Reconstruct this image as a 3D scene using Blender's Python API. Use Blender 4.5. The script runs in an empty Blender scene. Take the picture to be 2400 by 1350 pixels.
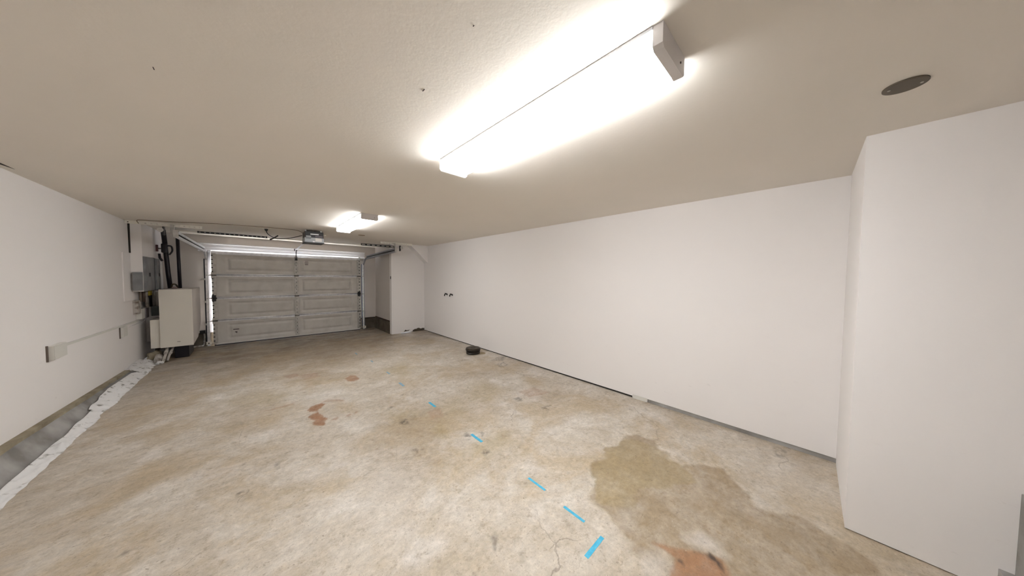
import bpy, bmesh, math, random
import numpy as np
from mathutils import Vector, Matrix
random.seed(7)
SC = bpy.context.scene
COL = SC.collection

# ------------------------------------------------------------------ camera, sky, sun, exposure
CAM_H = 1.6
F_PX, YAW, PITCH, ROLL = 650.43, 0.7481, 0.0385, 0.0086
cy, sy = math.cos(YAW), math.sin(YAW)
fw = Vector((sy*math.cos(PITCH), cy*math.cos(PITCH), -math.sin(PITCH)))
r0 = Vector((cy, -sy, 0)); u0 = r0.cross(fw)
rr = r0*math.cos(ROLL) + u0*math.sin(ROLL); uu = -r0*math.sin(ROLL) + u0*math.cos(ROLL)
cam_d = bpy.data.cameras.new('camera'); cam = bpy.data.objects.new('camera', cam_d); COL.objects.link(cam)
cam_d.sensor_width = 36; cam_d.lens = F_PX*36/2400; cam_d.clip_start = 0.02
M = Matrix((rr, uu, -fw)).transposed().to_4x4(); M.translation = Vector((0, 0, CAM_H)); cam.matrix_world = M
SC.camera = cam

W = bpy.data.worlds.new('sky'); SC.world = W; W.use_nodes = True
bgn = W.node_tree.nodes['Background']; bgn.inputs[0].default_value = (0.62, 0.76, 1.0, 1); bgn.inputs[1].default_value = 14.0
sun_d = bpy.data.lights.new('sun', 'SUN'); sun_d.energy = 110; sun_d.angle = 0.02; sun_d.color = (1, .97, .92)
sun = bpy.data.objects.new('sun', sun_d); COL.objects.link(sun); sun.location = (0, 14, 8); sun.rotation_euler = (math.radians(-48), 0, math.radians(-20))
LAMP, LAMP_NEAR = 28.0, 48.0   # farther and nearer fixture
SC.view_settings.view_transform = 'Standard'; SC.view_settings.look = 'None'
SC.view_settings.exposure = 0.0; SC.view_settings.gamma = 1.0; SC.view_settings.use_curve_mapping = False

# ------------------------------------------------------------------ materials
def mat(name, col, rough=.6, metal=0., spec=.5, noise=None, bump=None, emit=None):
    m = bpy.data.materials.new(name); m.use_nodes = True
    nt = m.node_tree; b = nt.nodes['Principled BSDF']
    b.inputs['Base Color'].default_value = (*col, 1); b.inputs['Roughness'].default_value = rough
    b.inputs['Metallic'].default_value = metal; b.inputs['Specular IOR Level'].default_value = spec
    tc = nt.nodes.new('ShaderNodeTexCoord')
    if noise:
        sc_, col2, lo, hi = noise
        n = nt.nodes.new('ShaderNodeTexNoise'); n.inputs['Scale'].default_value = sc_; n.inputs['Detail'].default_value = 6
        nt.links.new(tc.outputs['Object'], n.inputs['Vector'])
        r = nt.nodes.new('ShaderNodeMapRange'); r.inputs[1].default_value = lo; r.inputs[2].default_value = hi
        nt.links.new(n.outputs['Fac'], r.inputs[0])
        mx = nt.nodes.new('ShaderNodeMix'); mx.data_type = 'RGBA'
        mx.inputs[6].default_value = (*col, 1); mx.inputs[7].default_value = (*col2, 1)
        nt.links.new(r.outputs[0], mx.inputs[0]); nt.links.new(mx.outputs[2], b.inputs['Base Color'])
    if bump:
        n2 = nt.nodes.new('ShaderNodeTexNoise'); n2.inputs['Scale'].default_value = bump[0]; n2.inputs['Detail'].default_value = 4
        nt.links.new(tc.outputs['Object'], n2.inputs['Vector'])
        bp = nt.nodes.new('ShaderNodeBump'); bp.inputs['Strength'].default_value = bump[1]; bp.inputs['Distance'].default_value = .004
        nt.links.new(n2.outputs['Fac'], bp.inputs['Height']); nt.links.new(bp.outputs[0], b.inputs['Normal'])
    if emit:
        b.inputs['Emission Color'].default_value = (*emit[0], 1); b.inputs['Emission Strength'].default_value = emit[1]
    return m

def wall_mat(name, col, col2):
    """matt paint with faint dirty scuffs in the lower part"""
    m = bpy.data.materials.new(name); m.use_nodes = True; nt = m.node_tree; L = nt.links.new
    b = nt.nodes['Principled BSDF']; b.inputs['Roughness'].default_value = .75; b.inputs['Specular IOR Level'].default_value = .25
    tc = nt.nodes.new('ShaderNodeTexCoord')
    n1 = nt.nodes.new('ShaderNodeTexNoise'); n1.inputs['Scale'].default_value = .8; n1.inputs['Detail'].default_value = 3
    L(tc.outputs['Object'], n1.inputs['Vector'])
    mx = nt.nodes.new('ShaderNodeMix'); mx.data_type = 'RGBA'; mx.inputs[6].default_value = (*col, 1); mx.inputs[7].default_value = (*col2, 1)
    L(n1.outputs['Fac'], mx.inputs[0])
    mp = nt.nodes.new('ShaderNodeMapping'); mp.inputs['Scale'].default_value = (1, 1, 2.5)
    L(tc.outputs['Object'], mp.inputs[0])
    n2 = nt.nodes.new('ShaderNodeTexNoise'); n2.inputs['Scale'].default_value = 9; n2.inputs['Detail'].default_value = 5; n2.inputs['Roughness'].default_value = .65
    L(mp.outputs[0], n2.inputs['Vector'])
    r = nt.nodes.new('ShaderNodeMapRange'); r.inputs[1].default_value = .66; r.inputs[2].default_value = .76; r.inputs[3].default_value = 0; r.inputs[4].default_value = .22
    L(n2.outputs['Fac'], r.inputs[0])
    sx = nt.nodes.new('ShaderNodeSeparateXYZ'); L(tc.outputs['Object'], sx.inputs[0])
    rz = nt.nodes.new('ShaderNodeMapRange'); rz.inputs[1].default_value = 1.25; rz.inputs[2].default_value = .2; L(sx.outputs[2], rz.inputs[0])
    mu = nt.nodes.new('ShaderNodeMath'); mu.operation = 'MULTIPLY'; L(r.outputs[0], mu.inputs[0]); L(rz.outputs[0], mu.inputs[1])
    m2 = nt.nodes.new('ShaderNodeMix'); m2.data_type = 'RGBA'; m2.inputs[7].default_value = (.33, .30, .26, 1)
    L(mu.outputs[0], m2.inputs[0]); L(mx.outputs[2], m2.inputs[6]); L(m2.outputs[2], b.inputs['Base Color'])
    n3 = nt.nodes.new('ShaderNodeTexNoise'); n3.inputs['Scale'].default_value = 60; L(tc.outputs['Object'], n3.inputs['Vector'])
    bp = nt.nodes.new('ShaderNodeBump'); bp.inputs['Strength'].default_value = .12; bp.inputs['Distance'].default_value = .003
    L(n3.outputs['Fac'], bp.inputs['Height']); L(bp.outputs[0], b.inputs['Normal'])
    return m

PAINT = wall_mat('wall_paint', (.87, .83, .81), (.885, .85, .83))
PAINT_SHADE = wall_mat('far_wall_paint_shade', (.58, .535, .50), (.62, .57, .53))  # wall paint darkened to hold the shade around the garage door
CEIL = mat('ceiling_paint', (.86, .80, .73), .85, spec=.2, noise=(1.1, (.83, .78, .71), .35, .7), bump=(55, .15))
GALV = mat('galvanised_steel', (.88, .89, .92), .28, .5, noise=(18, (.72, .73, .77), .4, .65))
GALV_DULL = mat('dull_galvanised_steel', (.55, .53, .50), .5, .55, noise=(14, (.38, .36, .33), .4, .7))
DOORP = mat('garage_door_paint', (.66, .63, .59), .45, noise=(5, (.58, .55, .51), .4, .7))
BLACK = mat('black_steel', (.012, .011, .012), .45)
IRON = mat('black_iron_pipe', (.01, .008, .012), .4, .3)
WHITE_METAL = mat('white_enamel', (.72, .69, .69), .4)
LC = (.965, .985, 1.0)
DIFF_SIDE = mat('lit_diffuser_side', (.9, .9, .9), .5, emit=(LC, LAMP*1.5))
DIFF = mat('lit_diffuser', (.9, .9, .9), .5, emit=(LC, LAMP))
DIFF_SIDE_N = mat('lit_near_diffuser_side', (.9, .9, .9), .5, emit=(LC, LAMP_NEAR*1.5))
DIFF_N = mat('lit_near_diffuser', (.9, .9, .9), .5, emit=(LC, LAMP_NEAR))
TAPE = mat('blue_tape', (.05, .40, .62), .6, noise=(30, (.09, .46, .66), .4, .6))
TAPE_W = mat('worn_blue_tape', (.16, .36, .52), .7, noise=(25, (.32, .38, .42), .4, .6))
CONC = mat('grey_concrete', (.40, .385, .37), .85, noise=(3.5, (.22, .205, .19), .4, .66), bump=(25, .7))
CONC_DK = mat('dark_concrete', (.13, .105, .075), .8, noise=(4, (.06, .045, .03), .35, .65), bump=(20, .6))  # dark brown mottled concrete
CRUST = mat('white_mineral_crust', (.80, .79, .78), .85, noise=(13, (.30, .285, .26), .56, .66), bump=(30, 1.0))
WOOD = mat('weathered_sill_wood', (.36, .31, .22), .8, noise=(6, (.22, .18, .12), .35, .65), bump=(30, .5))
WOOD_DK = mat('dark_wood', (.035, .018, .01), .7, noise=(8, (.09, .05, .025), .5, .7))
CAB = mat('beige_painted_board', (.80, .755, .67), .6, noise=(2, (.76, .715, .64), .3, .7))
PANELG = mat('grey_electrical_enamel', (.27, .275, .28), .45, noise=(7, (.22, .22, .225), .4, .6))
GREEN = mat('grey_green_enamel', (.10, .12, .12), .45)
PVC = mat('off_white_plastic', (.70, .68, .63), .45)
PVC_DIRTY = mat('dirty_plastic_pipe', (.50, .46, .42), .6, noise=(14, (.18, .14, .11), .45, .65))
YEL = mat('yellow_plastic', (.55, .42, .03), .5)
RUBBER = mat('blackened_metal', (.018, .012, .008), .42, .2)
RUST = mat('oily_brown_metal', (.055, .038, .018), .5, .2, noise=(20, (.03, .02, .01), .4, .6))
BEIGEP = mat('beige_enamel', (.88, .84, .75), .5)
LENS = mat('frosted_lens', (.85, .85, .85), .25)
TEXTM = mat('dark_print', (.05, .03, .03), .6)
GREYLID = mat('grey_brown_cover', (.24, .20, .155), .6, noise=(25, (.20, .17, .13), .4, .6))
SHADOWGAP = mat('dark_gap_filler', (.03, .025, .02), .9)
DRIVE = mat('driveway_concrete', (.55, .54, .52), .9)

# ------------------------------------------------------------------ mesh helpers
def box(bm, a, b, bevel=0):
    x0, y0, z0 = [min(a[i], b[i]) for i in range(3)]; x1, y1, z1 = [max(a[i], b[i]) for i in range(3)]
    v = [bm.verts.new(p) for p in ((x0,y0,z0),(x1,y0,z0),(x1,y1,z0),(x0,y1,z0),(x0,y0,z1),(x1,y0,z1),(x1,y1,z1),(x0,y1,z1))]
    fs = [bm.faces.new([v[i] for i in q]) for q in ((0,3,2,1),(4,5,6,7),(0,1,5,4),(1,2,6,5),(2,3,7,6),(3,0,4,7))]
    if bevel:
        es = list({e for f in fs for e in f.edges})
        bmesh.ops.bevel(bm, geom=es, offset=bevel, segments=2, affect='EDGES', profile=.6)
    return bm
def nbox(a, b, bevel=0): return box(bmesh.new(), a, b, bevel)
def tube(bm, pts, r, n=10, cap=True):
    pts = [Vector(p) for p in pts]; rings = []; prev = None
    for i, p in enumerate(pts):
        t = (pts[min(i+1, len(pts)-1)] - pts[max(i-1, 0)]).normalized()
        if prev is None:
            a = Vector((0, 0, 1)) if abs(t.z) < .9 else Vector((1, 0, 0)); s = t.cross(a).normalized()
        else: s = (prev - t*prev.dot(t)).normalized()
        prev = s; q = t.cross(s); R = r[i] if isinstance(r, (list, tuple)) else r
        rings.append([bm.verts.new(p + s*R*math.cos(k*2*math.pi/n) + q*R*math.sin(k*2*math.pi/n)) for k in range(n)])
    for A, B in zip(rings, rings[1:]):
        for k in range(n): bm.faces.new((A[k], A[(k+1) % n], B[(k+1) % n], B[k])).smooth = True
    if cap: bm.faces.new(rings[0][::-1]); bm.faces.new(rings[-1])
    return bm
def ntube(pts, r, n=10): return tube(bmesh.new(), pts, r, n)
def lathe(bm, c, prof, n=40, axis='z'):
    """prof: (radius, height) from bottom to top"""
    rings = []
    for r, h in prof:
        ring = []
        for k in range(n):
            a = 2*math.pi*k/n; p = (r*math.cos(a), r*math.sin(a), h)
            if axis == 'x': p = (p[2], p[0], p[1])
            if axis == 'y': p = (p[0], p[2], p[1])
            ring.append(bm.verts.new(Vector(c) + Vector(p)))
        rings.append(ring)
    for A, B in zip(rings, rings[1:]):
        for k in range(n): bm.faces.new((A[k], A[(k+1) % n], B[(k+1) % n], B[k]))
    bm.faces.new(rings[0][::-1]); bm.faces.new(rings[-1])
    return bm
def prism(bm, poly, lo, hi, axis):
    """extrude a 2-D polygon along axis (0, 1 or 2); poly lists the other two coordinates in order"""
    def P(p, h):
        q = list(p); q.insert(axis, h); return q
    A = [bm.verts.new(P(p, lo)) for p in poly]; B = [bm.verts.new(P(p, hi)) for p in poly]; n = len(poly)
    for k in range(n): bm.faces.new((A[k], A[(k+1) % n], B[(k+1) % n], B[k]))
    bm.faces.new(A[::-1]); bm.faces.new(B)
    bmesh.ops.recalc_face_normals(bm, faces=bm.faces)
    return bm
def perforated(bm, o, u, v, length, width, pitch=.05, hole=(.028, .012), th=.003):
    """flat steel strip with a row of slots: o corner, u along, v across"""
    o, u, v = Vector(o), Vector(u).normalized(), Vector(v).normalized(); w = u.cross(v).normalized()*th
    n = max(1, int(length/pitch)); cell = length/n
    for off in (Vector((0, 0, 0)), w):
        for i in range(n):
            c = o + u*(cell*i) + off
            O = [c, c+u*cell, c+u*cell+v*width, c+v*width]
            m = c + u*cell/2 + v*width/2; hu, hv = u*hole[0]/2, v*hole[1]/2
            I = [m-hu-hv, m+hu-hv, m+hu+hv, m-hu+hv]
            A = [bm.verts.new(p) for p in O]; B = [bm.verts.new(p) for p in I]
            for k in range(4): bm.faces.new((A[k], A[(k+1) % 4], B[(k+1) % 4], B[k]))
    for s in (Vector((0, 0, 0)), v*width):
        bm.faces.new([bm.verts.new(p) for p in (o+s, o+s+u*length, o+s+u*length+w, o+s+w)])
    return bm

def origin(o):
    v = Vector((0, 0, 0))
    while o: v += o.location; o = o.parent
    return v
def obj(name, bm, m, parent=None, loc=None):
    """one mesh object; bm is in world coordinates"""
    me = bpy.data.meshes.new(name)
    o = bpy.data.objects.new(name, me); COL.objects.link(o)
    base = Vector((0, 0, 0))
    if parent: o.parent = parent; base = origin(parent)
    if loc is not None: o.location = Vector(loc) - base
    base = base + o.location
    bmesh.ops.translate(bm, verts=bm.verts, vec=-base)
    bm.to_mesh(me); bm.free(); me.materials.append(m)
    return o
def tag(o, label=None, cat=None, group=None, kind=None):
    if label: o['label'] = label
    if cat: o['category'] = cat
    if group: o['group'] = group
    if kind: o['kind'] = kind
    return o
def thing(name, label, cat, loc, group=None):
    o = bpy.data.objects.new(name, None); COL.objects.link(o); o.location = loc; o.empty_display_size = .1
    return tag(o, label, cat, group)
def struct(name, bm, m, label=None, cat=None, loc=None):
    return tag(obj(name, bm, m, loc=loc), label, cat, kind='structure')

# ------------------------------------------------------------------ the floor with its stains (world coordinates in metres)
STAINS_AND_LIGHT = [
('B',0.9,0.018,[(1.921, 1.125), (2.032, 1.236), (2.12, 1.283), (2.245, 1.201), (2.4, 1.269), (2.555, 1.211), (2.757, 1.215), (2.838, 1.142), (2.884, 0.99), (2.759, 0.945), (2.764, 0.829), (2.681, 0.775), (2.711, 0.658), (2.865, 0.454), (2.754, 0.382), (2.702, 0.257), (2.559, 0.199), (2.658, -0.051), (2.593, -0.209), (2.487, -0.336), (1.61, 0.327), (1.607, 0.621), (1.642, 0.713), (1.7, 0.932), (1.762, 1.061)]),
('D',0.55,0.014,[(1.966, 1.16), (2.11, 1.277), (2.215, 1.197), (2.412, 1.25), (2.73, 1.168), (2.763, 0.978), (2.71, 0.812), (2.682, 0.67), (2.503, 0.578), (2.292, 0.71), (2.101, 0.825), (1.898, 0.8), (1.754, 0.98)]),
('P',0.8,0.04,[(1.904, 0.485), (2.03, 0.425), (2.036, 0.317), (1.975, 0.286), (1.894, 0.393)]),
('P',0.8,0.05,[(1.625, 0.604), (1.744, 0.53), (1.684, 0.47), (1.62, 0.468), (1.535, 0.546)]),
('P',0.5,0.06,[(1.794, 0.823), (1.923, 0.826), (1.902, 0.772), (1.728, 0.752)]),
('R',0.9,0.01,[(1.738, 0.599), (1.815, 0.483), (1.888, 0.381), (1.926, 0.297), (1.865, 0.245), (1.779, 0.252), (1.546, 0.464), (1.675, 0.463), (1.736, 0.471), (1.744, 0.53)]),
('K',0.9,0.01,[(1.873, 0.388), (1.919, 0.346), (1.902, 0.293), (1.831, 0.261), (1.819, 0.278), (1.872, 0.314), (1.877, 0.358)]),
('K',0.7,0.01,[(1.727, 0.472), (1.765, 0.451), (1.732, 0.427), (1.718, 0.455)]),
('P',0.5,0.02,[(1.835, 0.38), (1.895, 0.341), (1.827, 0.279), (1.741, 0.358)]),
('R',1.0,0.006,[(0.596, 4.152), (0.491, 4.091), (0.454, 3.993), (0.487, 3.894), (0.443, 3.8), (0.484, 3.662), (0.449, 3.633), (0.459, 3.485), (0.537, 3.449), (0.572, 3.522), (0.549, 3.704), (0.532, 3.923), (0.596, 4.089)]),
('R',0.5,0.01,[(0.588, 4.159), (0.803, 4.016), (0.797, 4.105), (0.65, 4.203)]),
('R',0.45,0.02,[(0.019, 4.326), (0.172, 4.346), (0.338, 4.382), (0.319, 4.305), (0.132, 4.31)]),
('R',0.85,0.006,[(0.998, 4.88), (1.094, 4.995), (1.165, 4.906), (1.17, 4.728), (1.078, 4.667), (1.011, 4.75)]),
('R',0.6,0.01,[(0.597, 3.573), (0.658, 3.619), (0.676, 3.578), (0.623, 3.537)]),
('R',0.6,0.01,[(0.735, 3.577), (0.791, 3.594), (0.79, 3.554), (0.735, 3.538)]),
('R',0.6,0.01,[(0.813, 3.574), (0.859, 3.617), (0.869, 3.565), (0.822, 3.539)]),
('R',0.4,0.02,[(0.488, 5.53), (0.712, 5.519), (0.743, 5.254), (0.539, 5.238)]),
('D',0.7,0.05,[(1.319, 2.646), (1.438, 2.685), (1.451, 2.484), (1.349, 2.432), (1.298, 2.558)]),
('D',0.6,0.08,[(1.367, 2.149), (1.614, 2.154), (1.871, 2.128), (1.809, 1.93), (1.543, 1.867), (1.458, 2.008)]),
('D',0.5,0.12,[(2.233, 3.399), (2.622, 3.394), (2.552, 2.909), (2.168, 2.716), (2.052, 3.073)]),
('D',0.45,0.12,[(1.591, 3.078), (1.946, 3.167), (1.832, 2.788), (1.552, 2.704)]),
('D',0.5,0.12,[(1.63, 5.029), (1.963, 5.124), (2.102, 4.613), (1.757, 4.41), (1.587, 4.692)]),
('D',0.5,0.15,[(-0.181, 5.063), (0.071, 5.058), (0.32, 4.706), (0.098, 4.487), (-0.173, 4.807)]),
('D',0.4,0.12,[(1.091, 3.38), (1.359, 3.285), (1.364, 3.0), (1.113, 3.037)]),
('B',0.55,0.18,[(1.111, 3.162), (1.489, 3.096), (1.475, 2.483), (1.148, 2.072), (0.819, 1.988), (0.673, 2.299), (0.726, 2.86)]),
('B',0.5,0.1,[(2.271, 3.955), (2.724, 3.886), (3.08, 3.515), (2.729, 3.422), (2.324, 3.658)]),
('B',0.6,0.35,[(-0.745, 8.042), (0.701, 7.813), (2.301, 7.738), (2.72, 7.379), (1.791, 6.033), (0.827, 5.501), (-0.238, 7.054)]),  # brown dirt by the door, light falloff painted in with it
('B',0.5,0.15,[(0.237, 5.752), (0.867, 5.761), (1.094, 4.995), (0.633, 4.927), (0.268, 5.362)]),
('B',0.5,0.06,[(2.67, 2.522), (3.095, 2.426), (3.113, 2.219), (2.736, 2.209)]),
('P',0.5,0.15,[(0.49, 2.286), (0.774, 2.41), (0.903, 2.028), (0.702, 1.707), (0.488, 1.944)]),  # pale patch puts the lamp's floor glare into the colour
('P',0.6,0.1,[(0.48, 4.474), (0.848, 4.628), (0.859, 4.415), (0.542, 4.249)]),
('P',0.8,0.015,[(2.122, 2.416), (2.269, 2.426), (2.273, 2.226), (2.188, 2.302)]),
('P',0.5,0.2,[(3.162, 0.487), (3.415, -0.051), (3.026, -0.176), (2.944, 0.179)]),
('P',0.5,0.1,[(3.434, 7.127), (3.652, 6.582), (3.568, 6.007), (3.294, 6.365)]),
('P',0.5,0.05,[(-1.159, 7.308), (-0.843, 7.421), (-0.806, 7.552), (-1.103, 7.555)]),
('K',0.8,0.015,[(-0.132, 2.796), (-0.108, 2.813), (-0.074, 2.77), (-0.086, 2.723), (-0.122, 2.75)]),
('K',0.75,0.012,[(1.127, 3.0), (1.197, 3.085), (1.217, 3.004), (1.199, 2.924), (1.144, 2.938)]),
('K',0.6,0.012,[(1.043, 2.45), (1.089, 2.443), (1.113, 2.387), (1.062, 2.382)]),
('K',0.6,0.01,[(1.523, 2.356), (1.577, 2.36), (1.57, 2.273), (1.516, 2.291)]),
('K',0.6,0.01,[(1.117, 3.414), (1.193, 3.463), (1.236, 3.44), (1.154, 3.395)]),
('K',0.5,0.012,[(3.294, 4.134), (3.603, 4.246), (3.795, 4.202), (3.479, 3.972)]),
('K',0.5,0.015,[(3.191, 3.879), (3.426, 3.911), (3.366, 3.724), (3.169, 3.674)]),
('K',0.5,0.01,[(-0.596, 2.63), (-0.573, 2.659), (-0.553, 2.634), (-0.573, 2.602)]),
('R',0.45,0.012,[(0.285, 5.659), (0.446, 5.672), (0.513, 5.508), (0.374, 5.432)]),
('R',0.4,0.012,[(2.679, 2.737), (2.947, 2.701), (2.993, 2.42), (2.651, 2.504)]),
('R',0.35,0.015,[(1.465, 3.046), (1.63, 3.043), (1.564, 2.821), (1.411, 2.83)]),
('K',0.6,0.012,[(1.545, 2.014), (1.552, 1.94), (1.495, 1.942), (1.488, 1.997)]),
('K',0.5,0.01,[(2.455, 2.627), (2.563, 2.617), (2.533, 2.506), (2.436, 2.526)]),
('K',0.5,0.01,[(2.566, 2.205), (2.69, 2.172), (2.565, 2.103), (2.499, 2.134)]),
('K',0.45,0.01,[(0.083, 3.0), (0.119, 3.076), (0.129, 2.938), (0.102, 2.948)]),
('K',0.5,0.01,[(1.069, 1.332), (1.064, 1.25), (1.002, 1.207), (1.026, 1.286)]),
('K',0.5,0.01,[(1.689, 2.291), (1.693, 2.223), (1.65, 2.201)]),
('K',0.5,0.02,[(3.608, 0.171), (3.748, 0.09), (3.448, 0.105), (3.418, 0.173)]),

]
def fbm(X, Y, s, seed, octv=4):
    rs = np.random.RandomState(seed); out = 0; amp = 1.; tot = 0
    for k in range(octv):
        g = rs.rand(64, 64); x = X/s + 7.3*k; y = Y/s + 3.1*k
        xi = np.floor(x).astype(int); yi = np.floor(y).astype(int); fx = x-xi; fy = y-yi
        fx = fx*fx*(3-2*fx); fy = fy*fy*(3-2*fy)
        a = g[xi % 64, yi % 64]; b = g[(xi+1) % 64, yi % 64]; c = g[xi % 64, (yi+1) % 64]; d = g[(xi+1) % 64, (yi+1) % 64]
        out = out + amp*((a*(1-fx)+b*fx)*(1-fy)+(c*(1-fx)+d*fx)*fy); tot += amp; amp *= .55; s *= .5
    return out/tot - .5
def sdf(poly, X, Y):
    n = len(poly); d = np.full(X.shape, 1e9); ins = np.zeros(X.shape, bool)
    for i in range(n):
        ax, ay = poly[i]; bx, by = poly[(i+1) % n]
        ex, ey = bx-ax, by-ay; t = np.clip(((X-ax)*ex+(Y-ay)*ey)/(ex*ex+ey*ey+1e-12), 0, 1)
        d = np.minimum(d, (X-ax-t*ex)**2+(Y-ay-t*ey)**2)
        if ey != 0: ins ^= ((ay > Y) != (by > Y)) & (X < (bx-ax)*(Y-ay)/ey+ax)
    d = np.sqrt(d); return np.where(ins, -d, d)
def build_floor():
    xs = np.arange(-1.62, 3.80, .013)
    ys = np.concatenate([np.arange(-2.0, -1.2, .1), np.arange(-1.2, 3.5, .012), np.arange(3.5, 9.34, .02)])
    X, Y = np.meshgrid(xs, ys); ny, nx = X.shape
    A = np.zeros((ny, nx, 4)); B = np.zeros((ny, nx, 4))
    chan = {'B': (A, 0), 'R': (A, 1), 'P': (A, 2), 'K': (B, 0), 'D': (B, 1)}
    for kind, amt, edge, poly in STAINS_AND_LIGHT:
        P = np.array(poly); m = edge*2.5+.08
        ix = np.where((xs > P[:, 0].min()-m) & (xs < P[:, 0].max()+m))[0]; iy = np.where((ys > P[:, 1].min()-m) & (ys < P[:, 1].max()+m))[0]
        if len(ix) == 0 or len(iy) == 0: continue
        sl = (slice(iy[0], iy[-1]+1), slice(ix[0], ix[-1]+1)); x, y = X[sl], Y[sl]
        big = (P.max(0)-P.min(0)).max() > .7 and edge < .03
        d = sdf(poly, x, y) + fbm(x, y, .14 if big else max(edge*1.8, .05), 3)*(.13 if big else max(edge*1.6, .035)) + fbm(x, y, .035, 5)*.025
        k = amt*np.clip(.5 - d/(2*edge), 0, 1)
        if kind == 'K': k = k*np.clip(.55+fbm(x, y, .03, 9)*3.2, 0, 1)
        Cn, i = chan[kind]; Cn[sl+(i,)] = np.maximum(Cn[sl+(i,)], k)
    B[..., 2] = np.clip((Y-5.4)/2.6, 0, 1)*(.68+1.1*fbm(X, Y, .5, 11))     # grime carried in by the door, with the light falloff there painted in
    co = np.stack([X, Y, np.zeros_like(X)], -1).reshape(-1, 3)
    idx = np.arange(ny*nx).reshape(ny, nx)
    F = np.stack([idx[:-1, :-1], idx[:-1, 1:], idx[1:, 1:], idx[1:, :-1]], -1).reshape(-1, 4)
    me = bpy.data.meshes.new('floor'); me.vertices.add(len(co)); me.vertices.foreach_set('co', co.ravel())
    me.loops.add(F.size); me.loops.foreach_set('vertex_index', F.ravel().astype(np.int32))
    me.polygons.add(len(F)); me.polygons.foreach_set('loop_start', (np.arange(len(F))*4).astype(np.int32)); me.update(calc_edges=True)
    for nm, Cn in (('stain_a', A), ('stain_b', B)):
        Cn[..., 3] = 1; at = me.color_attributes.new(nm, 'FLOAT_COLOR', 'POINT'); at.data.foreach_set('color', Cn.reshape(-1).astype(np.float32))
    o = bpy.data.objects.new('floor', me); COL.objects.link(o)
    m = bpy.data.materials.new('stained_concrete'); m.use_nodes = True; nt = m.node_tree; L = nt.links.new
    b = nt.nodes['Principled BSDF']; tc = nt.nodes.new('ShaderNodeTexCoord')
    def noise(scale, detail=6, rough=.6, stretch=None, w=0):
        n = nt.nodes.new('ShaderNodeTexNoise'); n.inputs['Scale'].default_value = scale; n.inputs['Detail'].default_value = detail; n.inputs['Roughness'].default_value = rough
        n.inputs['Distortion'].default_value = w
        if stretch:
            mp = nt.nodes.new('ShaderNodeMapping'); mp.inputs['Scale'].default_value = stretch; mp.inputs['Location'].default_value = (scale, 2*scale, 0)
            L(tc.outputs['Object'], mp.inputs[0]); L(mp.outputs[0], n.inputs['Vector'])
        else: L(tc.outputs['Object'], n.inputs['Vector'])
        return n.outputs['Fac']
    def rng(f, a, c, d=0., e=1.):
        r = nt.nodes.new('ShaderNodeMapRange'); r.inputs[1].default_value = a; r.inputs[2].default_value = c; r.inputs[3].default_value = d; r.inputs[4].default_value = e
        L(f, r.inputs[0]); return r.outputs[0]
    def mix(f, A_, B_):
        x = nt.nodes.new('ShaderNodeMix'); x.data_type = 'RGBA'
        L(f, x.inputs[0])
        for i, q in ((6, A_), (7, B_)):
            if isinstance(q, tuple): x.inputs[i].default_value = (*q, 1)
            else: L(q, x.inputs[i])
        return x.outputs[2]
    def mul(a, c):
        x = nt.nodes.new('ShaderNodeMath'); x.operation = 'MULTIPLY'
        for i, q in enumerate((a, c)):
            if isinstance(q, (int, float)): x.inputs[i].default_value = q
            else: L(q, x.inputs[i])
        return x.outputs[0]
    def attr(nm):
        a = nt.nodes.new('ShaderNodeAttribute'); a.attribute_name = nm; s = nt.nodes.new('ShaderNodeSeparateColor'); L(a.outputs['Color'], s.inputs[0]); return s.outputs
    sa, sb = attr('stain_a'), attr('stain_b')
    c = mix(rng(noise(1.3, 7, .66, w=.4), .32, .68), (.48, .41, .325), (.67, .62, .56))
    c = mix(rng(noise(4.5, 7, .7, w=.6), .42, .68, 0, .6), c, (.38, .305, .21))
    c = mix(rng(noise(2.1, 5, .6), .56, .72, 0, .5), c, (.74, .69, .66))
    c = mix(rng(noise(14, 6, .7), .55, .75, 0, .8), c, (.26, .195, .125))
    c = mix(mul(sb[2], rng(noise(2.2, 6, .65, (1, 1.8, 1)), .35, .62, .45, 1.)), c, (.12, .082, .045))
    c = mix(rng(noise(1.15, 6, .66, w=.5), .50, .60, 0, .55), c, (.43, .33, .205))
    c = mix(mul(sa[0], rng(noise(3.5, 6, .65), .35, .65, .5, .85)), c, (.27, .19, .105))
    c = mix(mul(sb[1], .75), c, (.33, .25, .115))
    c = mix(mul(sa[2], .8), c, (.62, .57, .52))
    c = mix(mul(sa[1], rng(noise(11, 6, .7), .35, .6, .7, 1.)), c, (.31, .155, .075))
    c = mix(rng(noise(60, 4, .75, (1, 1, 1)), .58, .72, 0, .75), c, (.15, .105, .065))
    c = mix(mul(rng(noise(17, 8, .8, (1, 1.8, 1), w=1), .60, .68), rng(noise(2.3, 4), .40, .58)), c, (.12, .08, .05))
    c = mix(rng(noise(38, 3, .6, (1, 1.6, 1)), .70, .76, 0, .75), c, (.72, .69, .64))
    # hairline cracks
    v = nt.nodes.new('ShaderNodeTexVoronoi'); v.feature = 'DISTANCE_TO_EDGE'; v.inputs['Scale'].default_value = .9
    nv = nt.nodes.new('ShaderNodeTexNoise'); nv.inputs['Scale'].default_value = 3; nv.inputs['Detail'].default_value = 8
    L(tc.outputs['Object'], nv.inputs['Vector'])
    va = nt.nodes.new('ShaderNodeMixRGB'); va.inputs[0].default_value = .22; L(tc.outputs['Object'], va.inputs[1]); L(nv.outputs['Color'], va.inputs[2]); L(va.outputs[0], v.inputs['Vector'])
    c = mix(mul(rng(v.outputs['Distance'], .0035, 0.0, 0, .6), rng(noise(1.7, 3), .50, .60)), c, (.16, .12, .09))
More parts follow.
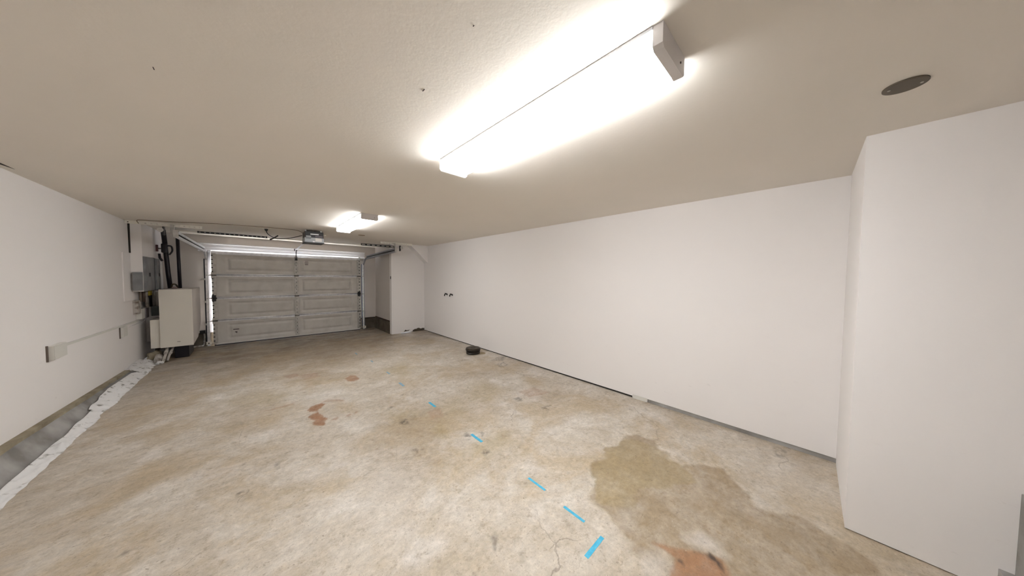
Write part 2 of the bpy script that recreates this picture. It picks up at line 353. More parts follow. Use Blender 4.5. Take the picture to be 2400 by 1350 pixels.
    def gain(c, f):
        x = nt.nodes.new('ShaderNodeVectorMath'); x.operation = 'SCALE'; L(c, x.inputs[0]); L(f, x.inputs['Scale']); return x.outputs[0]
    c = gain(c, rng(noise(26, 8, .85), .36, .64, .82, 1.15))
    c = gain(c, rng(noise(7, 6, .8, (1, 1.3, 1), w=.8), .36, .62, .90, 1.07))
    c = mix(sb[0], c, (.045, .035, .028))
    L(c, b.inputs['Base Color'])
    L(rng(noise(3, 6, .6), .3, .7, .36, .62), b.inputs['Roughness']); b.inputs['Specular IOR Level'].default_value = .42
    bp = nt.nodes.new('ShaderNodeBump'); bp.inputs['Strength'].default_value = .35; bp.inputs['Distance'].default_value = .004
    L(noise(22, 8, .7), bp.inputs['Height']); L(bp.outputs[0], b.inputs['Normal'])
    me.materials.append(m)
    return tag(o, 'stained beige concrete slab floor of the garage', 'floor', kind='structure')

floor = build_floor()
ZC, XL, XR, XJ, YJ, YP, YD, XP, YB = 2.479, -1.536, 3.686, 2.76, -.20, 7.80, 9.20, 2.75, -1.9
T = .12
# ------------------------------------------------------------------ setting
struct('driveway', nbox((-6, 9.34, -.12), (8, 22, -.04)), DRIVE, 'pale concrete driveway outside behind the garage door', 'driveway')
struct('ceiling', nbox((XL-T, YB-T, ZC), (XR+T, YD+T+.02, ZC+T)), CEIL, 'flat cream painted ceiling over the garage', 'ceiling')
# left wall: drywall whose lower edge drops towards the door, on a concrete stem
def dwb(y): return .20 if y < 4.4 else .20 + (y-4.4)*(.075-.20)/(7.3-4.4)
bm = bmesh.new()
poly = [(YB, .20), (4.4, .20), (7.30, dwb(7.3)), (7.34, .02), (YD, .02), (YD, ZC), (YB, ZC)]
prism(bm, poly, XL-T, XL, 0)
wl = struct('wall_left', bm, PAINT, 'long off white painted drywall wall on the left', 'wall')
# stem: sill board and sloping concrete
bm = bmesh.new()
N = 120; rs = np.random.RandomState(2)
rows = []
for i in range(N+1):
    y = YB + (7.34-YB)*i/N; z = dwb(y)+.002
    j = .006*math.sin(y*5.1)+.005*math.sin(y*13.7+1)
    rows.append([bm.verts.new((XL-.06, y, 0)), bm.verts.new((XL-.06, y, z-.01)), bm.verts.new((-1.492+j*.5, y, z-.035+j)), bm.verts.new((-1.455+j, y, z*.45)), bm.verts.new((-1.39+j, y, 0))])
for A, B in zip(rows, rows[1:]):
    for k in range(4): bm.faces.new((A[k], A[k+1], B[k+1], B[k])).smooth = True
stem = struct('trim_1', bm, CONC, 'low grey concrete stem wall running under the left wall', 'stem wall', loc=(-1.45, 3, 0))
bm = bmesh.new(); last = None
for i in range(N+1):
    y = YB + (7.34-YB)*i/N; z = dwb(y)+.004; j = .006*math.sin(y*7.3)+.004*math.sin(y*19)
    r = [bm.verts.new((XL-.02, y, z)), bm.verts.new((-1.485+j, y, z-.003)), bm.verts.new((-1.482+j, y, z-.032+j)), bm.verts.new((XL-.02, y, z-.035))]
    if last:
        for k in range(4): bm.faces.new((last[k], last[(k+1) % 4], r[(k+1) % 4], r[k]))
    last = r
obj('sill_board', bm, WOOD, stem)
# white mineral crust along the foot of the wall
from mathutils import noise as mn
def crust(name, y0, y1, n, m, f):
    bm = bmesh.new(); last = None
    for i in range(n+1):
        y = y0+(y1-y0)*i/n; r = []
        for k in range(m+1):
            s = k/m; x, z = f(y, s)
            nz = mn.fractal(Vector((x*9, y*9, z*9)), .8, 2.2, 4)
            x += nz*.016*math.sin(s*math.pi); z += (max(0, nz)*.035 + .012*mn.noise(Vector((x*30, y*30, 1))))*math.sin(s*math.pi)
            r.append(bm.verts.new((x, y, z)))
        if last:
            for k in range(m): bm.faces.new((last[k], last[k+1], r[k+1], r[k])).smooth = True
        last = r
    return bm
def f_near(y, s):
    e = .03*mn.noise(Vector((0, y*3, 0))) + .012*mn.noise(Vector((3, y*11, 0)))
    up = max(0, min(1, (y-4.6)/2.2)); ht = (.02+.11*up*up+.03*mn.noise(Vector((5, y*4, 2)))*(.4+up)); ht = max(.012, min(ht, dwb(y)-.04))
    # up the stem's slope then out on the floor
    zs = dwb(y); xt = -1.39 - (.065 if ht > .04 else .02)*min(1, ht/(zs*.45+.001)); xt = max(xt, -1.478)
    xo = -1.295+e
    x = xt+.002 + (xo-xt)*s; z = ht*(1-s)**2.0 + .012*(1-s) + .0015
    return x+.012*(1-s), z
obj('mineral_crust', crust('c', YB, 7.34, 520, 10, f_near), CRUST, stem)
def f_far(y, s):
    e = .05*mn.noise(Vector((7, y*2.4, 0)))+.02*mn.noise(Vector((3, y*12, 0))); ht = .075+.02*mn.noise(Vector((5, y*7, 2)))
    return -1.538 + (.24+e)*s, ht*(1-s)**.8*(1+.25*math.sin(s*9+y*5)) + .002
obj('mineral_crust', crust('c', 7.30, 8.15, 90, 14, f_far), CRUST, stem)
# right wall with its gap above the slab, jog, near wall
wr = struct('wall_right', prism(bmesh.new(), [(YJ-T, .045), (1.385, .045), (1.385, .006), (1.58, .006), (1.58, .028), (5.2, .018), (YP, .018), (YP, ZC), (YJ-T, ZC)], XR, XR+T, 0), PAINT, 'long bare off white drywall wall on the right', 'wall')
cb = struct('trim_2', nbox((XR+.012, YJ-.05, 0), (XR+T-.02, 1.38, .043)), CONC, 'thin grey concrete strip showing under the right wall near the bumped out corner', 'trim')
struct('trim_3', nbox((XR+.014, 1.59, 0), (XR+T-.02, YP, .026)), SHADOWGAP, 'dark gap line under the far stretch of the right wall', 'trim')
struct('wall_jog', nbox((XJ+T+.0005, YJ-T, 0), (XR-.001, YJ, ZC)), PAINT, 'narrow off white return wall where the right wall steps inward', 'wall')
struct('wall_near_right', prism(bmesh.new(), [(YB, .006), (YJ, .006), (YJ, ZC), (YB, ZC)], XJ, XJ+T, 0), PAINT, 'nearest off white wall at the right edge of the view', 'wall')
struct('trim_4', nbox((XJ+.010, YB, -.002), (XJ+T-.02, YJ-.01, .02)), SHADOWGAP, 'dark seam line along the foot of the nearest right wall', 'trim')
struct('wall_rear_unseen', nbox((XL-T, YB-T, 0), (XR+T, YB, ZC)), PAINT, 'unseen off white rear wall behind the viewer, set nearer for bounce light', 'wall')  # unseen; set nearer for more bounce light on the near end
# pillar wall: facing wall left of the right wall's far end, with torn lower edge
random.seed(4)
pts = [(XP, 0), (XP, ZC), (XR+T, ZC), (XR+T, .085)]
x = XR
while x > 3.36: pts.append((x, .085+random.uniform(-.018, .02)-.03*(XR-x))); x -= .028
pts += [(3.35, .055), (3.33, .05), (3.33, .012), (3.02, .012), (2.99, 0)]
wp = struct('wall_pillar', prism(bmesh.new(), [(a, b) for a, b in pts], YP, YP+.10, 1), PAINT, 'beige end wall facing the viewer between right wall and garage door', 'wall')
obj('exposed_concrete', nbox((3.32, YP+.02, 0), (XR+.05, YP+.09, .10)), CONC_DK, wp)
bm = bmesh.new(); prism(bm, [(3.07, .035), (3.12, .085), (3.16, .06), (3.25, .075), (3.2, .045), (3.12, .04)], YP-.006, YP+.002, 1)
obj('torn_drywall_hole', bm, CONC_DK, wp)
obj('corner_board', nbox((XP-.012, YP-.012, 0), (XP+.03, YP+.13, 2.37), .003), PAINT, wp)
# alcove between pillar and door wall
wa = struct('wall_alcove', nbox((XP, YP+.10, .36), (XP+.10, YD+.0, ZC)), PAINT_SHADE, 'shaded side wall of the alcove right of the garage door', 'wall')
obj('wood_sill', nbox((XP-.012, YP+.13, .325), (XP+.08, YD, .362), .003), WOOD_DK, wa)
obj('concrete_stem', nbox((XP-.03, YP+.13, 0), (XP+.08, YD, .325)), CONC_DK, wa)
# sloping stair underside in the far right upper corner
bm = prism(bmesh.new(), [(3.16, ZC), (3.70, 1.98), (3.70, ZC)], 7.55, YP, 1)
struct('trim_5', bm, PAINT, 'triangular boxed underside of stairs in the far upper right corner', 'soffit')
# door wall, opening x -.66..2.24, z 0..2.10
OX0, OX1, OZ = -.66, 2.25, 2.105
wf = struct('wall_far', prism(bmesh.new(), [(XL-T, .30), (OX0, .30), (OX0, OZ), (OX1, OZ), (OX1, .34), (XP+T, .34), (XP+T, ZC), (XL-T, ZC)], YD, YD+.14, 1), PAINT_SHADE, 'far wall around the garage door opening', 'wall')
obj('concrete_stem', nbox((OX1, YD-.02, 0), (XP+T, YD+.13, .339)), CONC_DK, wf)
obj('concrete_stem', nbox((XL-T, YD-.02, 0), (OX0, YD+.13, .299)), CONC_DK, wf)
obj('wood_sill', nbox((OX1+.02, YD-.035, .31), (XP-.03, YD+.1, .338), .002), WOOD_DK, wf)
prof = [(YD, 2.12), (YD-.012, 2.12), (YD-.022, 2.16), (YD-.006, 2.185), (YD-.018, 2.225), (YD-.008, 2.24), (YD-.008, 2.278), (YD-.045, 2.286), (YD-.045, 2.300), (YD, 2.312)]
bm = prism(bmesh.new(), prof, OX0-.24, 2.45, 0)
struct('trim_6', bm, mat('white_gloss_trim', (.88, .88, .9), .3), 'white header boards above the garage door', 'trim')
struct('trim_7', nbox((OX1+.035, YD-.02, .34), (OX1+.075, YD, 2.16), .003), mat('greenish_beige_trim', (.42, .41, .33), .5), 'narrow beige jamb strip right of the garage door', 'trim')
struct('trim_8', nbox((OX0-.10, YD-.02, .30), (OX0-.05, YD, 2.16), .003), mat('pale_jamb_paint', (.42, .42, .44), .5), 'narrow pale jamb strip left of the garage door', 'trim')

WG = mat('white_jamb_paint', (.86, .87, .9), .35)
struct('trim_11', nbox((OX0-.002, YD+.001, .30), (OX0+.006, YD+.15, OZ), .001), WG, 'white painted reveal at the left of the garage door', 'trim')
struct('trim_12', nbox((OX1-.006, YD+.001, .34), (OX1+.002, YD+.15, OZ), .001), WG, 'white painted reveal at the right of the garage door', 'trim')
# chase and cover on the left wall
ch = struct('trim_9', nbox((XL-.02, 7.80, 1.30), (-1.40, YD, ZC), .003), PAINT, 'shallow boxed chase on the left wall behind the electrical panels', 'chase', loc=(-1.47, 8.5, 1.8))
obj('access_cover', nbox((XL-.005, 7.44, 1.155), (XL+.012, 7.96, 1.955), .004), PAINT, ch)
bm = bmesh.new(); prism(bm, [(7.778, ZC), (7.812, ZC), (7.80, 1.955), (7.797, 1.955)], XL, XL+.02, 0); obj('dark_joint', bm, SHADOWGAP, ch)

# ------------------------------------------------------------------ garage door
DY = 9.10
door = tag(bpy.data.objects.new('door_1', None), 'closed sectional overhead garage door of four embossed sections', 'garage door', kind='structure'); COL.objects.link(door); door.location = (.79, DY, 0)
zs = [.03, .562, 1.072, 1.59, 2.10]
halves = [(-.70, .80), (.80, 2.29)]
def door_panel(x0, x1, z0, z1, dent=0):
    nx, nz = 72, 26; bm = bmesh.new(); g = []
    mx0, mx1 = (.24, .06) if x0 < 0 else (.10, .22); mz = .10
    for j in range(nz+1):
        row = []
        for i in range(nx+1):
            x = x0+(x1-x0)*i/nx; z = z0+(z1-z0)*j/nz
            d = min(x-(x0+mx0), (x1-mx1)-x, z-(z0+mz), (z1-mz)-z)
            h = 0.
            if -.012 < d < .055: h = .024*(1-abs(d-.0215)/.0335)
            y = DY + max(0, h) - .003*mn.noise(Vector((x*2.5, z*4, 1)))
            if dent:
                q = ((x-.25)/.30)**2+((z-dent)/.07)**2; y += .02*math.exp(-q*1.6)*math.sin(x*9)
            row.append(bm.verts.new((x, y, z)))
        g.append(row)
    for j in range(nz):
        for i in range(nx): bm.faces.new((g[j][i], g[j][i+1], g[j+1][i+1], g[j+1][i])).smooth = True
    box(bm, (x0, DY+.022, z0), (x1, DY+.045, z1))
    return bm
for k in range(4):
    for h, (a, b) in enumerate(halves):
        o = obj('panel', door_panel(a, b, zs[k], zs[k+1], (.50 if k == 0 else .62) if (h == 0 and k < 2) else 0), DOORP, door)
for k in (1, 2, 3):
    z = zs[k]
    for a, b in ((-.625, .757), (.843, 2.205)):
        bm = bmesh.new(); tube(bm, [(a, DY-.008, z+.012), (b, DY-.008, z+.012)], .017, 14); box(bm, (a, DY-.006, z-.028), (b, DY+.01, z-.008), .002)
        obj('joint_rail', bm, GALV, door)
# stiles
def stile(x0, x1, z0, z1, side):
    bm = nbox((x0, DY-.016, z0), (x1, DY+.012, z1), .003)
    return bm
for k in range(4):
    for x0, x1 in ((-.70, -.628), (.76, .838), (2.212, 2.29)):
        s = obj('stile', stile(x0, x1, zs[k]+.02, zs[k+1]-.006, 0), GALV_DULL, door)
        bm = bmesh.new()
        for q in range(5):
            z = zs[k]+.08+q*.09; xx = x0+(.012 if x0 < 0 else (.062 if x0 > 2 else .038)); w_ = .014 if not .7 < x0 < 1 else .006
            box(bm, (xx-w_, DY-.0175, z-.012), (xx+w_, DY-.015, z+.012))
        obj('hole', bm, BLACK, s)['kind'] = 'stuff'
# hinges at section joints with rollers at the ends
for k in (1, 2, 3):
    z = zs[k]
    for x0, x1 in ((-.72, -.628), (.755, .843), (2.212, 2.31)):
        bm = nbox((x0, DY-.036, z-.012), (x1, DY-.014, z+.016), .004)
        box(bm, (x0+.012, DY-.022, z-.07), (x1-.012, DY-.014, z+.07), .004)
        hg = obj('hinge', bm, BLACK if k == 2 and not 0 < x0 < 2 else GALV_DULL, door)
        tube_b = ntube([(x0-.004, DY-.038, z+.002), (x1+.004, DY-.038, z+.002)], .010, 10)
        obj('hinge_pin', tube_b, BLACK, hg)
for k in range(5):
    for x, s in ((-.70, -1), (2.29, 1)):
        z = zs[k] + (.05 if k == 0 else (-.03 if k == 4 else 0))
        bm = ntube([(x, DY-.05, z), (x+s*.07, DY-.05, z)], .007, 8); lathe(bm, (x+s*.07, DY-.05, z), [(.022, -.01), (.022, .01)], 16, 'x')
        obj('roller', bm, GALV_DULL, door)
# top edge strut and bottom seal
bm = nbox((-.70, DY-.03, 2.08), (2.29, DY+.02, 2.10)); box(bm, (-.70, DY-.03, 2.10), (2.29, DY-.026, 2.125)); box(bm, (-.70, DY-.012, 2.06), (2.29, DY-.008, 2.08))
obj('top_strut', bm, GALV, door)
bm = nbox((-.66, DY-.03, 0.022), (2.27, DY+.04, .046), .004); obj('bottom_rail', bm, mat('white_vinyl', (.66, .64, .61), .4), door)
obj('rubber_seal', nbox((-.69, DY-.01, .002), (2.28, DY+.03, .022), .004), BLACK, door)
# small printed marks (too small to read in the photograph)
bm = bmesh.new()
for z, a, b in ((1.975, .985, 1.055), (1.94, .975, 1.06), (1.925, .98, 1.055), (1.895, .98, 1.05), (1.885, .985, 1.055)): box(bm, (a, DY-.0035, z-.004), (b, DY-.002, z+.004))
obj('printed_mark', bm, TEXTM, door)
bm = bmesh.new(); box(bm, (-.385, DY-.0035, .325), (-.285, DY-.002, .343)); box(bm, (-.355, DY-.0035, .262), (-.318, DY-.002, .282)); box(bm, (-.335, DY-.0035, .245), (-.322, DY-.002, .264))
obj('printed_mark', bm, TEXTM, door)
# operator bracket at the door's top centre
bm = nbox((.775, DY-.05, 1.985), (.825, DY-.016, 2.045), .004); tube(bm, [(.80, DY-.045, 2.02), (.80, DY-.045, 2.21)], .010, 8)
obj('operator_bracket', bm, BLACK, door)

# ------------------------------------------------------------------ tracks
DARKBLUE = mat('dark_blue_grey_steel', (.02, .022, .035), .4, .3)
GALV_SHADE = mat('galvanised_steel_shade', (.30, .30, .33), .35, .6)  # galvanised steel with the right track's shade put into its colour
def track(name, label, s):
    vx = -.775 if s < 0 else 2.365; far = (-.79, 8.98) if s < 0 else (2.44, 8.98); near = (-.95, 7.25) if s < 0 else (2.67, 7.25)
    t = thing(name, label, 'door track', (vx, 9.0, 0), 'garage door tracks')
    # vertical channel
    bm = nbox((vx-.012, 9.03, .02), (vx+.03 if s < 0 else vx+.012, 9.045, 1.95)); box(bm, (vx-.014, 9.03, .02), (vx-.010, 9.085, 1.95)); box(bm, (vx+.024, 9.03, .02), (vx+.028, 9.085, 1.95))
    obj('vertical_track', bm, GALV, t)
    bm = nbox((vx-.018-.02*(s < 0)-.0, 9.088, .10), (vx-.014+.02*(s > 0), YD-.03, 1.95)); box(bm, (vx-.045 if s < 0 else vx+.0, 9.16, .10), (vx-.015 if s < 0 else vx+.035, 9.17, 1.95))
    obj('wall_angle', bm, DARKBLUE, t)
    # curve to the horizontal run: two lips and a dark groove between
    P = [(vx+.008, 9.04, 1.93)]
    for k in range(1, 6):
        a = k/6*math.pi/2; P.append((vx+.008+(far[0]-vx)*k/6, 9.04-.17*(1-math.cos(a)), 1.93+.21*math.sin(a)))
    P.append((far[0], far[1]-.10, 2.155))
    bm = ntube(P, .021, 8); obj('curved_track', bm, GALV if s < 0 else GALV_SHADE, t)
    a = Vector((far[0], far[1]-.06, 2.15)); b = Vector((near[0], near[1], 2.275))
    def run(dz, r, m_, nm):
        m_ = GALV_SHADE if s > 0 and m_ is GALV else m_
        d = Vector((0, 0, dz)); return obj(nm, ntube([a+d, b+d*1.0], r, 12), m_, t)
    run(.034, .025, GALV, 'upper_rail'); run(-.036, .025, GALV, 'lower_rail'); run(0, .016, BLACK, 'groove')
    # foot plate with the bottom roller bracket
    obj('bottom_bracket', nbox((vx-.03, 9.0, .05), (vx+.05, 9.03, .12), .004), BEIGEP, t)
    o = obj('end_hanger', nbox((near[0]-.03, near[1]-.02, 2.22), (near[0]+.03, near[1]+.02, 2.34), .004), GALV_DULL, t)
    obj('bolt', nbox((vx-.002, 8.995, .075), (vx+.02, 9.0, .097), .002), BLACK, t)
    for z in (.5, 1.0, 1.5):
        obj('jamb_bracket', nbox((vx-.05 if s < 0 else vx+.012, 9.07, z-.02), (vx-.01 if s < 0 else vx+.05, YD-.0, z+.02), .002), GALV_DULL, t)
    return t
trl = track('door_track', 'bright galvanised door track on the left side of the garage door', -1)
trr = track('door_track', 'galvanised door track with painted shade on the right side of the garage door', 1)

# cross tie bar between the inner ends of both tracks
tb = thing('tie_bar', 'long thin bar tying both track ends across the garage below the ceiling', 'bar', (.8, 7.28, 2.34))
obj('rod', ntube([(-.915, 7.28, 2.335), (.8, 7.28, 2.336), (2.63, 7.28, 2.345)], .009, 8), BEIGEP, tb)
bm = perforated(bmesh.new(), (-.71, 7.262, 2.322), (.91, 0, .0), (0, 0, 1), .91, .034, .06, (.02, .010)); box(bm, (-.71, 7.266, 2.350), (.20, 7.30, 2.354))
obj('perforated_angle', bm, BLACK, tb)
bm = perforated(bmesh.new(), (1.86, 7.262, 2.325), (.86, 0, .0), (0, 0, 1), .77, .05, .10, (.07, .018)); box(bm, (1.86, 7.266, 2.372), (2.63, 7.30, 2.376))
obj('perforated_angle', bm, BLACK, tb)
# ceiling angles with hangers
def ceil_angle(label, x0, x1, y, hx, m_):
    t = thing('ceiling_angle', label, 'bracket', ((x0+x1)/2, y, ZC), 'perforated ceiling angles')
    bm = perforated(bmesh.new(), (x0, y, ZC-.052), (1, -.06, 0), (0, 0, 1), x1-x0, .048, .058, (.020, .013)); box(bm, (x0, y-.05, ZC-.004), (x1, y+.04, ZC-.0005))
    obj('slotted_angle', bm, m_, t)
    for k, hx_ in enumerate(hx):
        bm = nbox((hx_-.022, y-.14, 2.30), (hx_+.022, y-.135, ZC-.03)); box(bm, (hx_-.022, y-.14, ZC-.034), (hx_+.022, y-.01, ZC-.030)); box(bm, (hx_+.018, y-.14, 2.30), (hx_+.022, y-.09, ZC-.03))
        obj('hanger', bm, GALV_DULL, t)
    return t
ceil_angle('long beige slotted steel angle on the ceiling above the left door track', -1.53, -.68, 7.62, (-1.02,), BEIGEP)
ceil_angle('pale slotted steel angle on the ceiling above the right door track', 2.36, 3.16, 7.45, (2.66,), BEIGEP)
# spring pulley brackets
def pulley(t, x, y, z, s):
    k = obj('pulley_bracket', nbox((x-.012, y-.03, z-.08), (x+.012, y+.03, z+.06), .005), BLACK, t)
    w_ = lathe(bmesh.new(), (x+.03*s, y-.035, z), [(.036, -.012), (.030, -.004), (.030, .004), (.036, .012)], 24, 'y'); obj('wheel', w_, GALV_DULL, k)
pulley(trl, -1.08, 7.28, 2.325, -1)
pulley(trr, 2.78, 7.28, 2.335, 1)

# ------------------------------------------------------------------ opener
op = thing('garage_door_opener', 'grey garage door opener motor unit hanging below the ceiling in the middle', 'door opener', (.86, 6.62, 2.35))
OX, OXX, OY0, OY1, OZ0, OZ1 = .706, 1.012, 6.5, 6.85, 2.226, 2.44
bm = nbox((OX+.006, OY0+.012, OZ0+.015), (OXX-.006, OY1, OZ1), .008); obj('housing', bm, mat('dark_grey_steel', (.02, .019, .02), .5), op)
obj('bottom_tray', nbox((OX, OY0, OZ0), (OXX, OY1, OZ0+.10), .008), mat('grey_tray', (.32, .33, .34), .4), op)
obj('tray_edge', nbox((OX-.004, OY0-.004, OZ0-.004), (OXX+.004, OY1, OZ0+.012), .003), BLACK, op)
obj('light_lens', nbox((OX+.09, OY0+.004, OZ1-.060), (OX+.225, OY0+.014, OZ1-.040), .006), LENS, op)
obj('label_plate', nbox((OX+.165, OY0-.003, OZ0+.028), (OX+.268, OY0+.004, OZ0+.095), .002), mat('paper_label', (.74, .70, .66), .6), op)
obj('label_plate', nbox((OX+.125, OY0-.003, OZ0+.012), (OX+.16, OY0+.004, OZ0+.034), .002), mat('paper_sticker', (.72, .70, .70), .6), op)
obj('terminal_block', nbox((OX+.02, OY0-.012, OZ0+.10), (OX+.10, OY0+.012, OZ0+.13), .006), mat('pale_grey_plastic', (.36, .36, .37), .5), op)
obj('terminal_block', nbox((OX+.022, OY0-.012, OZ0+.072), (OX+.10, OY0+.012, OZ0+.092), .006), mat('grey_plastic', (.22, .24, .25), .5), op)
obj('knob', lathe(bmesh.new(), (OX+.252, OY0+.004, OZ1-.05), [(.018, -.018), (.018, .014)], 16, 'y'), BLACK, op)
obj('vent_panel', nbox((OX+.165, OY0+.002, OZ0+.115), (OX+.285, OY0+.012, OZ0+.14), .003), mat('mauve_grey_plastic', (.16, .13, .15), .5), op)
obj('side_bolt', ntube([(OXX-.01, OY0+.03, OZ1-.055), (OXX+.035, OY0+.01, OZ1-.05)], .008, 8), BEIGEP, op)
for hx in (OX+.03, OXX-.03): obj('hanging_strap', nbox((hx-.012, OY0+.12, OZ1-.01), (hx+.012, OY0+.125, ZC)), GALV_DULL, op)
bm = nbox((.795, OY1-.02, 2.300), (.825, 7.2, 2.335)); a = Vector((.81, 6.8, 2.315)); b = Vector((.80, YD-.03, 2.262))
obj('rail', ntube([a, b], .018, 8), GALV, op); bm.free()
obj('header_bracket', nbox((.77, YD-.05, 2.235), (.83, YD-.029, 2.29), .004), BLACK, op)
obj('door_arm', ntube([(.80, 8.95, 2.262), (.80, 9.045, 2.12)], .008, 8), BLACK, op)
# ceiling outlet and power cord
ot = thing('ceiling_outlet', 'small cream outlet plate on the ceiling left of the opener', 'outlet', (.18, 6.98, ZC))
obj('plate', nbox((.10, 6.95, ZC-.012), (.26, 7.02, ZC-.0005), .004), BEIGEP, ot); obj('plug', ntube([(.18, 6.985, ZC-.012), (.18, 6.97, ZC-.05)], [.03, .018], 10), BLACK, ot)
pc = thing('power_cord', 'black power cord drooping from the ceiling outlet to the opener', 'cord', (.45, 6.9, 2.4))
def smooth(P, n=8):
    out = []
    for i in range(len(P)-1):
        p0, p1, p2, p3 = [Vector(P[max(0, min(len(P)-1, i+k))]) for k in (-1, 0, 1, 2)]
        for j in range(n):
            t = j/n; out.append(.5*((2*p1)+(-p0+p2)*t+(2*p0-5*p1+4*p2-p3)*t*t+(-p0+3*p1-3*p2+p3)*t**3))
    out.append(Vector(P[-1])); return out
obj('cord', ntube(smooth([(.18, 6.97, 2.435), (.19, 6.95, 2.39), (.224, 6.93, 2.345), (.29, 6.9, 2.305), (.36, 6.88, 2.292), (.52, 6.85, 2.318), (.70, 6.8, 2.38)]), .0065, 8), BLACK, pc)
obj('tied_bundle', ntube([(.225, 6.905, 2.262), (.29, 6.9, 2.305), (.345, 6.895, 2.352)], .012, 8), BLACK, pc)
wz = ZC-.008
w = obj('ceiling_wire', ntube(smooth([(-1.39, 7.62, 2.44), (-1.385, 7.5, wz), (-1.31, 7.37, wz), (-1.0, 7.27, wz), (-.5, 6.97, wz), (.04, 6.80, wz), (.40, 6.76, wz), (.62, 6.8, wz), (.72, 6.82, 2.43)]), .0055, 6), mat('tan_wire', (.28, .22, .15), .6), loc=(-.3, 7, wz))
tag(w, 'thin tan low voltage wire stapled along the ceiling to the opener', 'wire')

# ------------------------------------------------------------------ light fixtures
def light_fixture(label, x0, x1, y0, y1, z0, DIFF, DIFF_SIDE):
    t = thing('ceiling_light', label, 'light fixture', ((x0+x1)/2, (y0+y1)/2, ZC), 'fluorescent wrap lights')
    w_ = x1-x0; zt = ZC; zb = z0
    capd = .034
    for a, b in ((y0, y0+capd), (y1-capd*.35, y1)):
        bm = bmesh.new(); prism(bm, [(x0, zt), (x0, zb+.012), (x0+.012, zb), (x1-.012, zb), (x1, zb+.012), (x1, zt)], a, b, 1)
        obj('end_cap', bm, WHITE_METAL if a == y0 else DIFF_CAP, t)
    # acrylic diffuser wrapped round the tubes
    prof = [(x0+.003, zt-.013), (x0+.003, zb+.030)]
    for k in range(0, 9): u = k/8; prof.append((x0+.004+(w_-.008)*u, zb+.022-.016*math.sin(u*math.pi)))
    prof += [(x1-.004, zb+.030), (x1-.003, zt-.013)]
    bm = bmesh.new(); A = [bm.verts.new((x, y0+capd, z)) for x, z in prof]; B = [bm.verts.new((x, y1-capd*.35, z)) for x, z in prof]
    for k in range(len(prof)-1): bm.faces.new((A[k], B[k], B[k+1], A[k+1]))
    bm.faces.ensure_lookup_table(); bm.faces[0].material_index = 1; bm.faces[len(prof)-2].material_index = 1
    obj('diffuser', bm, DIFF, t).data.materials.append(DIFF_SIDE)
    obj('mounting_pan', nbox((x0-.004, y0+capd, zt-.013), (x1+.004, y1-.012, zt-.0005)), mat('fixture_pan', (.42, .42, .44), .5), t)
    obj('screw', lathe(bmesh.new(), (x1-.05, y0-.001, zb+.035), [(.004, -.002), (.004, .002)], 10, 'y'), TEXTM, t)
    return t
DIFF_CAP = mat('translucent_cap', (.8, .8, .8), .5, emit=((1, .99, .98), LAMP*.22))
light_fixture('large lit fluorescent wrap light nearest the viewer on the ceiling', 1.037, 1.270, .372, 1.925, 2.397, DIFF_N, DIFF_SIDE_N)
light_fixture('smaller looking lit wrap light farther away toward the garage door', 1.105, 1.325, 4.28, 5.86, 2.397, DIFF, DIFF_SIDE)

# ------------------------------------------------------------------ ceiling covers and marks
t = thing('ceiling_cover_plate', 'round grey brown cover plate on the ceiling near the right wall', 'cover plate', (2.162, -.257, ZC))
obj('disc', lathe(bmesh.new(), (2.162, -.257, 0), [(.050, ZC-.006), (.060, ZC-.004), (.060, ZC-.0005)], 48), GREYLID, t)
obj('rim', lathe(bmesh.new(), (2.162, -.257, 0), [(.058, ZC-.007), (.064, ZC-.005), (.064, ZC-.0008), (.058, ZC-.0008)], 48), mat('dark_rim', (.10, .08, .055), .6), t)
for sx in (-1, 1): obj('screw', lathe(bmesh.new(), (2.162+sx*.004, -.257-sx*.044, 0), [(.005, ZC-.009), (.005, ZC-.004)], 12), mat('pale_screw', (.45, .42, .36), .5), t)
tag(obj('ceiling_patch', lathe(bmesh.new(), (1.71, 6.62, 0), [(.06, ZC-.007), (.065, ZC-.0005)], 24), mat('brown_cover', (.30, .23, .15), .7), loc=(1.71, 6.62, ZC)), 'small brown round cover on the ceiling behind the farther light', 'cover plate')
bm = bmesh.new(); prism(bm, [(-1.53, 4.30), (-1.47, 4.40), (-1.470, 4.62), (-1.50, 4.45), (-1.53, 4.36)], ZC-.002, ZC-.0003, 2)
tag(obj('ceiling_tear', bm, SHADOWGAP, loc=(-1.5, 4.4, ZC)), 'dark torn joint line in the ceiling above the left wall', 'crack')
for lab, x, y, ln in (('short dark scratch on the ceiling in the upper left of the view', -.298, 1.941, .022), ('small dark fleck on the ceiling left of the nearest light', .603, 1.274, .02), ('tiny dark spot on the ceiling above the fleck left of the nearest light', .58, .834, .006)):
    bm = nbox((x-.0016, y-ln/2, ZC-.0015), (x+.0016, y+ln/2, ZC-.0002)); tag(obj('ceiling_mark', bm, TEXTM, loc=(x, y, ZC)), lab, 'mark')

